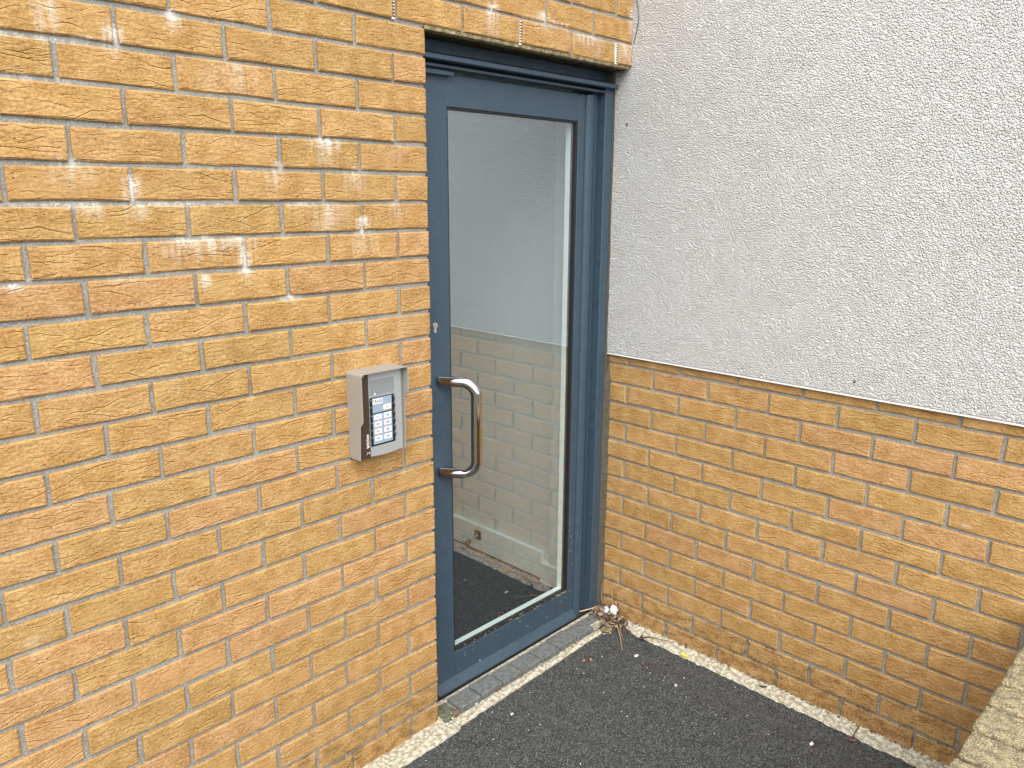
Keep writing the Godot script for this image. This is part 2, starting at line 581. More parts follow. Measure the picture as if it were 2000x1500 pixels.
	M.litter = mat(Vector3.ONE, 0.85)
	M.litter.vertex_color_use_as_albedo = true
	# solar-control glass: a coated outer face over clear panes
	M.coated = StandardMaterial3D.new()
	M.coated.transparency = BaseMaterial3D.TRANSPARENCY_ALPHA
	M.coated.albedo_texture = M.white
	M.coated.albedo_color = Color(0.92, 0.91, 0.97, 0.29)
	M.coated.metallic = 1.0
	M.coated.roughness = 0.0
	M.clear = StandardMaterial3D.new()
	M.clear.transparency = BaseMaterial3D.TRANSPARENCY_ALPHA
	M.clear.albedo_color = Color(0.8, 0.95, 0.9, 0.03)
	M.clear.roughness = 0.0
	M.clear.metallic_specular = 0.2

# ---------------------------------------------------------------- brickwork
# One brick in wall axes (u along, v up, w out of the face). 10 points round a slightly uneven arris.
func brick(u0: float, u1: float, v0: float, v1: float, deep: float, stain_at: Vector3, inset := 0.0) -> ArrayMesh:
	var st := begin()
	add_brick(st, u0, u1, v0, v1, deep, stain_at, inset)
	return st.commit()

func add_brick(st: SurfaceTool, u0: float, u1: float, v0: float, v1: float, deep: float, stain_at: Vector3, inset := 0.0) -> void:
	var long := u1 - u0
	var per := []
	for f in [0.0, 0.3, 0.66, 1.0]:
		per.append(Vector2(u0 + long * f, v0))
	per.append(Vector2(u1, (v0 + v1) / 2))
	for f in [1.0, 0.7, 0.33, 0.0]:
		per.append(Vector2(u0 + long * f, v1))
	per.append(Vector2(u0, (v0 + v1) / 2))
	var mid := Vector2((u0 + u1) / 2, (v0 + v1) / 2)
	var cell := Vector2(rng.randi_range(0, 3) * 0.25 + 0.005, rng.randi_range(0, 11) / 12.0 + 0.004)
	if long < 0.15:
		cell.x += rng.randf_range(0, 0.11)
	var flip := rng.randf() < 0.5
	var face := rng.randf_range(-0.0026, 0.0014) - inset
	var tip := Vector2(rng.randf_range(-0.010, 0.010), rng.randf_range(-0.022, 0.022))
	var outer := []
	var inner := []
	var back := []
	for p in per:
		var q: Vector2 = p + Vector2(rng.randf_range(-0.0014, 0.0014), rng.randf_range(-0.0014, 0.0014))
		var c := rng.randf_range(0.0022, 0.0046)
		var i2 := Vector2(q.x + (c if q.x < mid.x else -c), q.y + (c if q.y < mid.y else -c))
		var z := face + (i2 - mid).dot(tip)
		inner.append(Vector3(i2.x, i2.y, z))
		outer.append(Vector3(q.x, q.y, z - rng.randf_range(0.002, 0.0036)))
		back.append(Vector3(q.x, q.y, -deep))
	var emit := func(a: Vector3, b: Vector3, c: Vector3, out: Vector3) -> void:
		var n := (b - a).cross(c - a)
		if n.length_squared() < 1e-16:
			return
		n = n.normalized()
		var pts := [a, b, c]
		if n.dot(out) > 0:
			pts = [a, c, b]
		else:
			n = -n
		for p in pts:
			var x: float = (u1 - p.x if flip else p.x - u0) / 0.9
			var y: float = (v1 - p.y) / 0.9
			if absf(n.z) < 0.3:
				y += -p.z / 0.9 * 0.7
			st.set_normal(n)
			st.set_uv(cell + Vector2(x, y))
			st.set_uv2(Vector2((p.x - stain_at.x) / stain_at.y, 1.0 - p.y / stain_at.z))
			st.add_vertex(p)
	var n := per.size()
	var m := Vector3.ZERO
	for p in inner:
		m += p / n
	for i in n:
		var j := (i + 1) % n
		var away := Vector3((outer[i].x + outer[j].x) / 2 - mid.x, (outer[i].y + outer[j].y) / 2 - mid.y, 0).normalized()
		if absf(outer[i].y - outer[j].y) < 0.01:
			away = Vector3(0, signf(outer[i].y - mid.y), 0)
		else:
			away = Vector3(signf((outer[i].x + outer[j].x) / 2 - mid.x), 0, 0)
		emit.call(m, inner[i], inner[j], Vector3(0, 0, 1))
		emit.call(inner[i], outer[i], outer[j], away + Vector3(0, 0, 1))
		emit.call(inner[i], outer[j], inner[j], away + Vector3(0, 0, 1))
		emit.call(outer[i], back[i], back[j], away)
		emit.call(outer[i], back[j], outer[j], away)

func wall_slab(lo: Vector3, hi: Vector3, stain_at: Vector3) -> ArrayMesh:
	var st := begin()
	box(st, lo, hi)
	var m := st.commit()
	var t := MeshDataTool.new()
	t.create_from_surface(m, 0)
	for i in t.get_vertex_count():
		var p := t.get_vertex(i)
		t.set_vertex_uv2(i, Vector2((p.x - stain_at.x) / stain_at.y, 1.0 - p.y / stain_at.z))
	m.clear_surfaces()
	t.commit_to_surface(m)
	return m

func clay_of(wall: String, key: String, pink: Array, olive: Array) -> Material:
	var t: int
	if key in pink:
		t = 2
	elif key in olive:
		t = 3
	else:
		t = [0, 0, 0, 1, 1, 1, 3][rng.randi_range(0, 6)]
	return M[wall + "_clay"][t * 3 + rng.randi_range(0, 2)]

func front_wall() -> void:
	var wall := thing("brick_wall", "buff brick front wall left of and above the blue door, streaked with white salts", "wall")
	var at := Vector3(-1.4, 2.4, 2.45)
	put("mortar", wall_slab(Vector3(-2.2, -0.1, -0.30), Vector3(-0.005, TOP, -0.0070), at), wall, M.front_mortar)
	put("mortar", wall_slab(Vector3(-2.2, TOP + 0.0005, -0.30), Vector3(W - 0.014, 2.7, -0.0070), at), wall, M.front_mortar)
	var pink := ["14.2", "17.1", "18.0", "19.1", "19.2", "19.3", "20.2", "20.3", "18.4", "19.5", "20.4", "14.4", "15.3", "21.0", "23.4", "21.5", "23.3", "1.0", "7.0", "8.1", "8.0", "8.3", "8.4", "10.4", "11.0", "13.0"]
	var olive := ["0.1", "1.1", "9.4", "10.3", "14.3", "15.4", "16.4", "17.5", "19.4", "21.4", "22.3", "17.2", "16.2", "17.4", "16.1", "3.0"]
	var spare := begin()
	for c in range(-7, 28):
		var v1 := TOP - COURSE * c - 0.005
		var v0 := v1 - 0.065
		var pitch := PITCH + rng.randf_range(-0.001, 0.0012)
		var edges := []       # brick ends, from right to left
		var right := -0.0005
		if c >= 0:
			var first := 0.1025 if c % 2 else 0.215
			if c == 7:
				pitch = 0.2195
			edges.append([right - first - 0.0005, right])
			right -= first + 0.010
		else:
			pitch = 0.2315
			right = W - 0.0145
			var first := 0.085 if c % 2 else 0.205
			edges.append([right - first, right])
			right -= first + 0.010
		while right > -2.19:
			var slip := rng.randf_range(-0.0025, 0.0025)
			edges.append([maxf(right - pitch + 0.010 + slip, -2.2), right])
			right -= pitch - slip
		for i in edges.size():
			var e: Array = edges[i]
			var drop := rng.randf_range(-0.0012, 0.0012)
			var seen: bool = e[1] > -1.32 and c >= -3
			if seen:
				var key := "%d.%d" % [c, i]
				put("brick", brick(e[0], e[1], v0 + drop, v1 + drop, 0.102 if (i == 0 or c == -1) else 0.02, at), wall, clay_of("front", key, pink, olive))
			else:
				add_brick(spare, e[0], e[1], v0 + drop, v1 + drop, 0.02, at)
	put("far_bricks", spare.commit(), wall, M.front_clay[1]).set_meta("kind", "stuff")
	# steel flange of the lintel under the bricks
	put("lintel_flange", box_mesh(Vector3(-0.004, TOP - 0.0063, -0.2), Vector3(W - 0.014, TOP + 0.003, -0.030), 0.001), wall, M.lintel)
	put("lintel_lip", box_mesh(Vector3(0.0, TOP - 0.0068, -0.0295), Vector3(0.905, TOP + 0.004, -0.003), 0.0015, 0.0008), wall, M.lip)
	# plastic weep vents in the upright joints over the door
	for x in [-0.104, 0.362, 0.830]:
		var st := begin()
		box(st, Vector3(x - 0.0042, TOP + 0.001, -0.02), Vector3(x + 0.0042, TOP + 0.068, 0.0005), 0.0008)
		var v := put("weep_vent", st.commit(), wall, M.plastic)
		var slots := begin()
		for k in 8:
			var y := TOP + 0.006 + k * 0.0078
			box(slots, Vector3(x - 0.0030, y, -0.004), Vector3(x + 0.0030, y + 0.0038, 0.0011))
		put("slot", slots.commit(), v, M.dark)

func side_wall() -> void:
	var wall := thing("side_wall", "white rendered side wall over buff bricks, right of the blue door", "wall", Vector3(W, 0, 0), -PI / 2)
	var at := Vector3(-0.3, 2.0, 1.2)
	put("mortar", wall_slab(Vector3(-0.165, -0.1, -0.30), Vector3(1.70, 1.16, -0.0070), at), wall, M.side_mortar)
	var pink := ["1.1", "2.4", "2.5", "2.6", "3.4", "8.5", "9.1", "9.2", "5.5", "5.4"]
	var olive := ["4.4", "3.5", "4.5", "6.4", "6.5", "6.6", "6.1", "4.2"]
	for m in range(0, 15):
		var v1 := 1.05 - COURSE * (m - 1) - 0.005
		var s := 0.0244 + (0.1125 if m % 2 else 0.0)
		var edges := [[-0.16, s - 0.005]]
		while s < 1.68:
			var slip := rng.randf_range(-0.0025, 0.0025)
			edges.append([s + 0.005, minf(s + PITCH - 0.005 + slip, 1.70)])
			s += PITCH + slip * 0.4
		for i in edges.size():
			var e: Array = edges[i]
			var drop := rng.randf_range(-0.0012, 0.0012)
			put("brick", brick(e[0], e[1], v1 - 0.065 + drop, v1 + drop, 0.02, at), wall, clay_of("side", "%d.%d" % [m, i], pink, olive))
	# render coat, 14 mm proud of the bricks, with a rough outer arris and a plastic stop bead
	var st := begin()
	box(st, Vector3(-0.12, 1.091, -0.30), Vector3(1.70, 3.1, 0.014), 0.004)
	put("render_coat", st.commit(), wall, M.render)
	put("stop_bead", box_mesh(Vector3(-0.12, 1.0865, -0.004), Vector3(1.70, 1.0908, 0.0152), 0.0008), wall, M.plastic)
	# two small rusty specks in the render
	for k in [[-0.010, 1.915], [0.86, 1.135]]:
		put("rust_speck", lump(Vector3(0.004, 0.005, 0.002), 0.2, int(k[1] * 100), 6), wall, M.brown_leaf).position = Vector3(k[0], k[1], 0.0155)

# ---------------------------------------------------------------- door
func door_frame() -> void:
	var f := thing("door_frame", "dark blue metal door frame between the brick wall and the side wall", "door frame")
	var st := begin()
	# hidden lock side jamb, then the hinge side jamb with a small step
	put("jamb", box_mesh(Vector3(0.001, 0, -0.17), Vector3(0.052, 2.04, FRAME), 0.002), f, M.paint)
	box(st, Vector3(0.864, 0.0, -0.165), Vector3(0.906, 2.036, FRAME), 0.002)
	box(st, Vector3(0.833, 0.0, -0.165), Vector3(0.8635, 2.036, -0.098), 0.0015)
	put("jamb", st.commit(), f, M.paint)
	put("rebate_strip", box_mesh(Vector3(0.842, 0.0, -0.0985), Vector3(0.8525, 2.036, -0.094), 0.001), f, M.paint_edge)
	# head: recessed fascia, drip trim, inner rail
	put("head", box_mesh(Vector3(0.001, 2.022, -0.17), Vector3(0.926, 2.098, -0.100), 0.001), f, M.paint)
	var drip := begin()
	prism(drip, PackedVector2Array([Vector2(-0.0995, 2.064), Vector2(-0.046, 2.047), Vector2(-0.046, 2.036), Vector2(-0.050, 2.034), Vector2(-0.0995, 2.036)]), Vector3(0, 0, 1), Vector3(0, 1, 0), Vector3(0.001, 0, 0), Vector3(0.907, 0, 0))
	put("drip_trim", drip.commit(), f, M.paint)
	put("head_rail", box_mesh(Vector3(0.054, 2.0185, -0.0995), Vector3(0.862, 2.026, -0.066), 0.001), f, M.paint_edge)
	put("pivot_cover", box_mesh(Vector3(0.054, 2.000, -0.0915), Vector3(0.163, 2.0115, -0.072), 0.0012), f, M.paint)
	# sealant against the side wall
	var sl := begin()
	var last := Vector3.ZERO
	for i in 31:
		var y := i * 2.1 / 30.0
		var p := Vector3(W + 0.0 - (0.0155 if y > 1.09 else 0.0) + rng.randf_range(-0.001, 0.001), y, -0.058 + rng.randf_range(-0.002, 0.002) + (0.006 if y < 1.0 else -0.006))
		if i > 0:
			quad(sl, Vector3(0.9045, last.y, -0.063), Vector3(0.9045, y, -0.063), p, last, Vector3(-0.2, 0, 1))
			quad(sl, last, p, Vector3(p.x + 0.02, y, -0.1), Vector3(last.x + 0.02, last.y, -0.1), Vector3(1, 0, 0.3))
			quad(sl, Vector3(0.9045, last.y, -0.1), Vector3(0.9045, y, -0.1), Vector3(0.9045, y, -0.063), Vector3(0.9045, last.y, -0.063), Vector3(-1, 0, 0))
		last = p
	put("sealant", sl.commit(), f, M.mastic)

func door() -> void:
	var d := thing("glazed_door", "dark blue metal door with one tall glass pane and a steel pull handle", "door", Vector3(0.42, 0, LEAF))
	var o := -d.position
	var add := func(called: String, lo: Vector3, hi: Vector3, m: Material, bevel := 0.0015) -> MeshInstance3D:
		return put(called, box_mesh(lo + o, hi + o, bevel), d, m)
	var GL := 0.152
	var GR := 0.750
	var GB := 0.144
	var GT := 1.919
	add.call("stile", Vector3(0.058, 0.014, -0.147), Vector3(GL, 2.008, LEAF), M.paint)
	add.call("stile", Vector3(GR, 0.014, -0.147), Vector3(0.7855, 2.008, LEAF), M.paint)
	add.call("rail", Vector3(GL + 0.0005, GT, -0.147), Vector3(GR - 0.0005, 2.008, LEAF - 0.0004), M.paint)
	add.call("rail", Vector3(GL + 0.0005, 0.014, -0.147), Vector3(GR - 0.0005, GB, LEAF - 0.0004), M.paint)
	# rounded anti-finger-trap post on the hinge side, reaching down to the step
	var post := begin()
	var arc := PackedVector2Array([Vector2(0.7875, -0.147), Vector2(0.7875, LEAF - 0.001)])
	for k in 7:
		var a := PI * k / 6.0
		arc.append(Vector2(0.809 - cos(a) * 0.0205, LEAF + 0.002 + sin(a) * 0.010))
	arc.append(Vector2(0.8305, -0.147))
	prism(post, arc, Vector3(1, 0, 0), Vector3(0, 0, 1), Vector3(0, 0.003, 0) + o, Vector3(0, 2.005, 0))
	put("hinge_post", post.commit(), d, M.paint)
	# rubber gasket round the opening
	var g := begin()
	var gz0 := -0.106
	var gz1 := LEAF - 0.003
	for b in [[GL + .0003, GB + .0003, GL + 0.006, GT - .0003], [GR - 0.007, GB + .0003, GR - .0003, GT - .0003], [GL + 0.006, GT - 0.007, GR - 0.007, GT - .0003], [GL + 0.006, GB + .0003, GR - 0.007, GB + 0.004]]:
		box(g, Vector3(b[0], b[1], gz0) + o, Vector3(b[2], b[3], gz1) + o, 0.001)
	put("gasket", g.commit(), d, M.gasket)
	# the sealed unit: coated face, clear body, black spacer, pale inner bead
	var zf := -0.1035
	var A := Vector3(GL + 0.001, GB + 0.001, zf) + o
	var B := Vector3(GR - 0.001, GT - 0.001, zf - 0.005) + o
	var pane := begin()
	quad(pane, Vector3(A.x, A.y, A.z), Vector3(B.x, A.y, A.z), Vector3(B.x, B.y, A.z), Vector3(A.x, B.y, A.z), Vector3(0, 0, 1))
	var pm := pane.commit()
	var rest := begin()
	quad(rest, Vector3(A.x, A.y, B.z), Vector3(B.x, A.y, B.z), Vector3(B.x, B.y, B.z), Vector3(A.x, B.y, B.z), Vector3(0, 0, -1))
	for s in [[A.x, A.y, B.x, A.y, 0, -1], [A.x, B.y, B.x, B.y, 0, 1], [A.x, A.y, A.x, B.y, -1, 0], [B.x, A.y, B.x, B.y, 1, 0]]:
		quad(rest, Vector3(s[0], s[1], A.z), Vector3(s[2], s[3], A.z), Vector3(s[2], s[3], B.z), Vector3(s[0], s[1], B.z), Vector3(s[4], s[5], 0))
	rest.commit(pm)
	put("pane", pm, d, [M.coated, M.clear])
	var spacer := begin()
	var bead := begin()
	for s in [[spacer, -0.124, -0.1088], [bead, -0.1465, -0.1242]]:
		for b in [[GL, GB, GL + 0.0015, GT], [GR - 0.0015, GB, GR, GT], [GL, GT - 0.0015, GR, GT], [GL, GB, GR, GB + 0.0015]]:
			box(s[0], Vector3(b[0], b[1], s[1]) + o, Vector3(b[2], b[3], s[2]) + o)
	put("spacer", spacer.commit(), d, M.gasket)
	put("glazing_bead", bead.commit(), d, M.bead)
	# weather bar along the bottom
	var bar := begin()
	prism(bar, PackedVector2Array([Vector2(LEAF - 0.001, 0.056), Vector2(-0.071, 0.034), Vector2(-0.068, 0.031), Vector2(-0.068, 0.026), Vector2(-0.074, 0.024), Vector2(LEAF - 0.001, 0.026)]), Vector3(0, 0, 1), Vector3(0, 1, 0), Vector3(0.060, 0, 0) + o, Vector3(0.722, 0, 0))
	put("weather_bar", bar.commit(), d, M.paint)
	# cranked pull handle: 30 mm tube, 300 mm between fixings
	var path := PackedVector3Array()
	var top := Vector3(0.1035, 1.111, LEAF)
	var out := Vector3(0.171, 1.111, 0.004) - top
	var low := Vector3(0.1035, 0.814, LEAF)
	path.append(top)
	path.append(top + out * 0.3)
	path.append(top + out * 0.58)
	var grip_top := top + out
	var grip_low := low + out
	var r := 0.045
	for k in 8:
		var a := PI / 2 * k / 7.0
		path.append(grip_top + out.normalized() * (sin(a) - 1.0) * r + Vector3(0, -(1.0 - cos(a)) * r, 0))
	for k in 8:
		var a := PI / 2 * k / 7.0
		path.append(grip_low + out.normalized() * (cos(a) - 1.0) * r + Vector3(0, (1.0 - sin(a)) * r, 0))
	path.append(low + out * 0.3)
	path.append(low)
	for i in path.size():
		path[i] += o
	put("handle", tube_mesh(path, [0.0172], 24), d, M.steel)
	# euro profile lock cylinder
	var c := Vector3(0.0905, 1.286, LEAF) + o
	var body := begin()
	tube(body, PackedVector3Array([c + Vector3(0, 0, -0.01), c + Vector3(0, 0, 0.004)]), [0.0085], 16)
	box(body, c + Vector3(-0.005, -0.024, -0.01), c + Vector3(0.005, -0.002, 0.0038), 0.002)
	var lock := put("lock_cylinder", body.commit(), d, M.nickel)
	put("key_slot", box_mesh(c + Vector3(-0.001, -0.004, 0.002), c + Vector3(0.001, 0.004, 0.0046)), lock, M.dark)
	# dry seeds, fluff and grass caught along the bottom edge of the glass
	var fluff := begin()
	for i in 90:
		var x := rng.randf_range(GL + 0.01, GR - 0.01)
		if rng.randf() < 0.35:
			x = GR - 0.01 - absf(rng.randfn(0, 0.04))
		var p := Vector3(x, GB + 0.003, rng.randf_range(-0.101, LEAF - 0.001)) + o
		if rng.randf() < 0.12:
			p = Vector3(x, GB - rng.randf_range(0.0, 0.07), LEAF + 0.001) + o
		var dir := Vector3(rng.randf_range(-1, 1), rng.randf_range(-0.2, 0.5), rng.randf_range(-0.2, 0.5)).normalized() * rng.randf_range(0.004, 0.013)
		fluff.set_color(Color(.42, .34, .20) * rng.randf_range(0.5, 1.4))
		tube(fluff, PackedVector3Array([p, p + dir * 0.5 + Vector3(0, 0.001, 0), p + dir]), [0.0004, 0.0008, 0.0003], 4)
	var fleck := begin()
	for i in 34:
		var p := Vector3(rng.randf_range(0.07, 0.78), rng.randf_range(0.03, 0.13), LEAF + 0.0002) + o
		if i % 3 == 0:
			p = Vector3(0.75 + rng.randf_range(0.005, 0.03), rng.randf_range(0.06, 0.5), LEAF + 0.0002) + o
		var s2 := rng.randf_range(0.0006, 0.0022)
		box(fleck, p - Vector3(s2, s2 * rng.randf_range(0.5, 1.6), 0.001), p + Vector3(s2, s2, 0.0006), s2 * 0.4, s2 * 0.3)
	put("paint_fleck", fleck.commit(), d, M.pebble).set_meta("kind", "stuff")
	put("dry_grass_bits", fluff.commit(), d, M.litter).set_meta("kind", "stuff")

# ---------------------------------------------------------------- intercom
func letters(text: String, size: float, m: Material, parent: Node, at: Vector3, wide := 1.0) -> MeshInstance3D:
	var t := TextMesh.new()
	var font := SystemFont.new()
	font.font_weight = 700
	font.font_names = PackedStringArray(["Droid Sans"])
	t.font = font
	t.text = text
	t.font_size = 48
	t.pixel_size = size / 35.0
	t.depth = 0.0003
	t.curve_step = 4.0
	var o := put("lettering", t, parent, m)
	o.position = at
	o.scale.x = wide
	return o

func intercom() -> void:
	var X0 := -0.2925
	var X1 := -0.1385
	var Y0 := 0.981
	var Y1 := 1.2195
	var t := thing("entry_intercom", "grey metal door entry panel with numbered call buttons and rain hood on brick wall", "intercom", Vector3((X0 + X1) / 2, Y0, 0))
	var o := -t.position
	# hood: two shaped cheeks and a top with rounded corners, made as one folded sheet
	var left := [[1.0, 0.066], [0.475, 0.066], [0.40, 0.053], [0.0, 0.047]]
	var right := [[1.0, 0.066], [0.74, 0.066], [0.645, 0.049], [0.0, 0.047]]
	var hood := begin()
	for side in [[X0, X0 + 0.0022, left], [X1 - 0.0022, X1, right]]:
		var poly := PackedVector2Array()
		poly.append(Vector2(-0.002, Y0))
		var prof: Array = side[2]
		for i in range(prof.size() - 1, -1, -1):
			poly.append(Vector2(prof[i][1], lerpf(Y0, Y1 - 0.009, prof[i][0])))
		poly.append(Vector2(-0.002, Y1 - 0.009))
		prism(hood, poly, Vector3(0, 0, 1), Vector3(0, 1, 0), Vector3(side[0], 0, 0) + o, Vector3(side[1] - side[0], 0, 0))
	var ring := PackedVector2Array()
	for k in 6:
		var a := PI - PI / 2 * k / 5.0
		ring.append(Vector2(X0 + 0.009 + cos(a) * 0.009, Y1 - 0.009 + sin(a) * 0.009))
	for k in 6:
		var a := PI / 2 - PI / 2 * k / 5.0
		ring.append(Vector2(X1 - 0.009 + cos(a) * 0.009, Y1 - 0.009 + sin(a) * 0.009))
	for k in range(5, -1, -1):
		var a := PI / 2 - PI / 2 * k / 5.0
		ring.append(Vector2(X1 - 0.009 + cos(a) * 0.0068, Y1 - 0.009 + sin(a) * 0.0068))
	for k in range(5, -1, -1):
		var a := PI - PI / 2 * k / 5.0
		ring.append(Vector2(X0 + 0.009 + cos(a) * 0.0068, Y1 - 0.009 + sin(a) * 0.0068))
	prism(hood, ring, Vector3(1, 0, 0), Vector3(0, 1, 0), Vector3(0, 0, -0.002) + o, Vector3(0, 0, 0.068))
	put("rain_hood", hood.commit(), t, M.casing)
	var add := func(called: String, lo: Vector3, hi: Vector3, m: Material, parent: Node = t, bevel := 0.0008) -> MeshInstance3D:
		return put(called, box_mesh(lo + o, hi + o, bevel), parent, m)
	# face plate with a curved lower edge, dark strip at its left
	add.call("back_box", Vector3(X0 + 0.003, Y0 + 0.001, -0.002), Vector3(X1 - 0.003, Y1 - 0.003, 0.040), M.casing)
	var plate := begin()
	var pl := PackedVector2Array([Vector2(-0.2565, Y1 - 0.006), Vector2(-0.2565, Y0 + 0.004)])
	for k in 9:
		var f := k / 8.0
		pl.append(Vector2(lerpf(-0.2565, X1 - 0.012, f), Y0 + 0.004 - sin(PI * f) * 0.004 + f * 0.002))
	pl.append(Vector2(X1 - 0.012, Y1 - 0.006))
	prism(plate, pl, Vector3(1, 0, 0), Vector3(0, 1, 0), Vector3(0, 0, 0.040) + o, Vector3(0, 0, 0.0055))
	var face := put("face_plate", plate.commit(), t, M.plate)
	add.call("speaker_module", Vector3(-0.2555, 1.150, 0.0455), Vector3(-0.169, 1.2005, 0.0462), M.plate, face, 0.0004)
	var strip: MeshInstance3D = add.call("dark_strip", Vector3(X0 + 0.0035, Y0 + 0.0015, 0.040), Vector3(-0.2572, Y1 - 0.005, 0.0462), M.bronze)
	var name_plate := letters("bticino", 0.0085, M.white_print, strip, Vector3(-0.2655, 1.030, 0.0464) + o)
	name_plate.rotation.z = PI / 2
	put("logo_mark", tube_mesh(PackedVector3Array([Vector3(-0.2700, 0.993, 0.0463) + o, Vector3(-0.2665, 1.001, 0.0463) + o]), [0.0004], 5), strip, M.white_print)
	letters("e", 0.0060, M.white_print, strip, Vector3(-0.2620, 0.9975, 0.0464) + o)
	add.call("screw", Vector3(-0.2745, 1.2055, 0.0460), Vector3(-0.2695, 1.2105, 0.0470), M.nickel, strip, 0.001)
	# speaker grille of fine bars
	var bars := begin()
	for k in 15:
		var y := 1.1535 + k * 0.0028
		box(bars, Vector3(-0.253, y, 0.0460) + o, Vector3(-0.174, y + 0.0011, 0.0466) + o)
	for k in 27:
		var x := -0.253 + k * 0.003
		box(bars, Vector3(x, 1.1535, 0.0460) + o, Vector3(x + 0.0010, 1.1942, 0.04665) + o)
	put("speaker_grille", bars.commit(), face, M.grille)
	put("status_lens", box_mesh(Vector3(-0.2395, 1.1525, 0.0460) + o, Vector3(-0.2355, 1.1575, 0.0474) + o, 0.0008), face, M.plastic)
	# label panel and its paper name cards
	var back: MeshInstance3D = add.call("button_panel", Vector3(-0.2545, 1.0115, 0.0450), Vector3(-0.1735, 1.1465, 0.0464), M.button, t, 0.0006)
	add.call("label_window", Vector3(-0.2465, 1.1035, 0.0460), Vector3(-0.1830, 1.1440, 0.0470), M.panel, back, 0.0003)
	add.call("label_window", Vector3(-0.2465, 1.0165, 0.0460), Vector3(-0.1830, 1.0995, 0.0470), M.panel, back, 0.0003)
	var cards := [["TRADE", 0, 0], ["52", 1, 1], ["51", 0, 2], ["50", 1, 2], ["49", 0, 3], ["48", 1, 3], ["47", 0, 4], ["46", 1, 4], ["45", 0, 5], ["44", 1, 5]]
	for c in cards:
		var row: int = c[2]
		var y: float = 1.1345 - row * 0.0198 - (0.0035 if row >= 2 else 0.0)
		var x: float = -0.2305 if c[1] == 0 else -0.1990
		var half := 0.0118
		if c[0] == "TRADE":
			x = -0.2290
			half = 0.0165
		var card: MeshInstance3D = add.call("name_card", Vector3(x - half, y - 0.0068, 0.0468), Vector3(x + half, y + 0.0068, 0.0474), M.paper, back, 0.0002)
		letters(c[0], 0.0088 if c[0] == "TRADE" else 0.0075, M.ink, card, Vector3(x, y, 0.0475) + o, 0.9)
	for row in 6:
		var y := 1.1345 - row * 0.0198 - (0.0035 if row >= 2 else 0.0)
		for x in [[-0.2553, -0.2478], [-0.1815, -0.1735]]:
			add.call("call_button", Vector3(x[0], y - 0.0082, 0.0450), Vector3(x[1], y + 0.0082, 0.0515), M.button, t, 0.0028)
		if row > 0:
			add.call("panel_line", Vector3(-0.2465, y + 0.0096, 0.0468), Vector3(-0.1830, y + 0.0100, 0.0472), M.casing, back, 0.0)

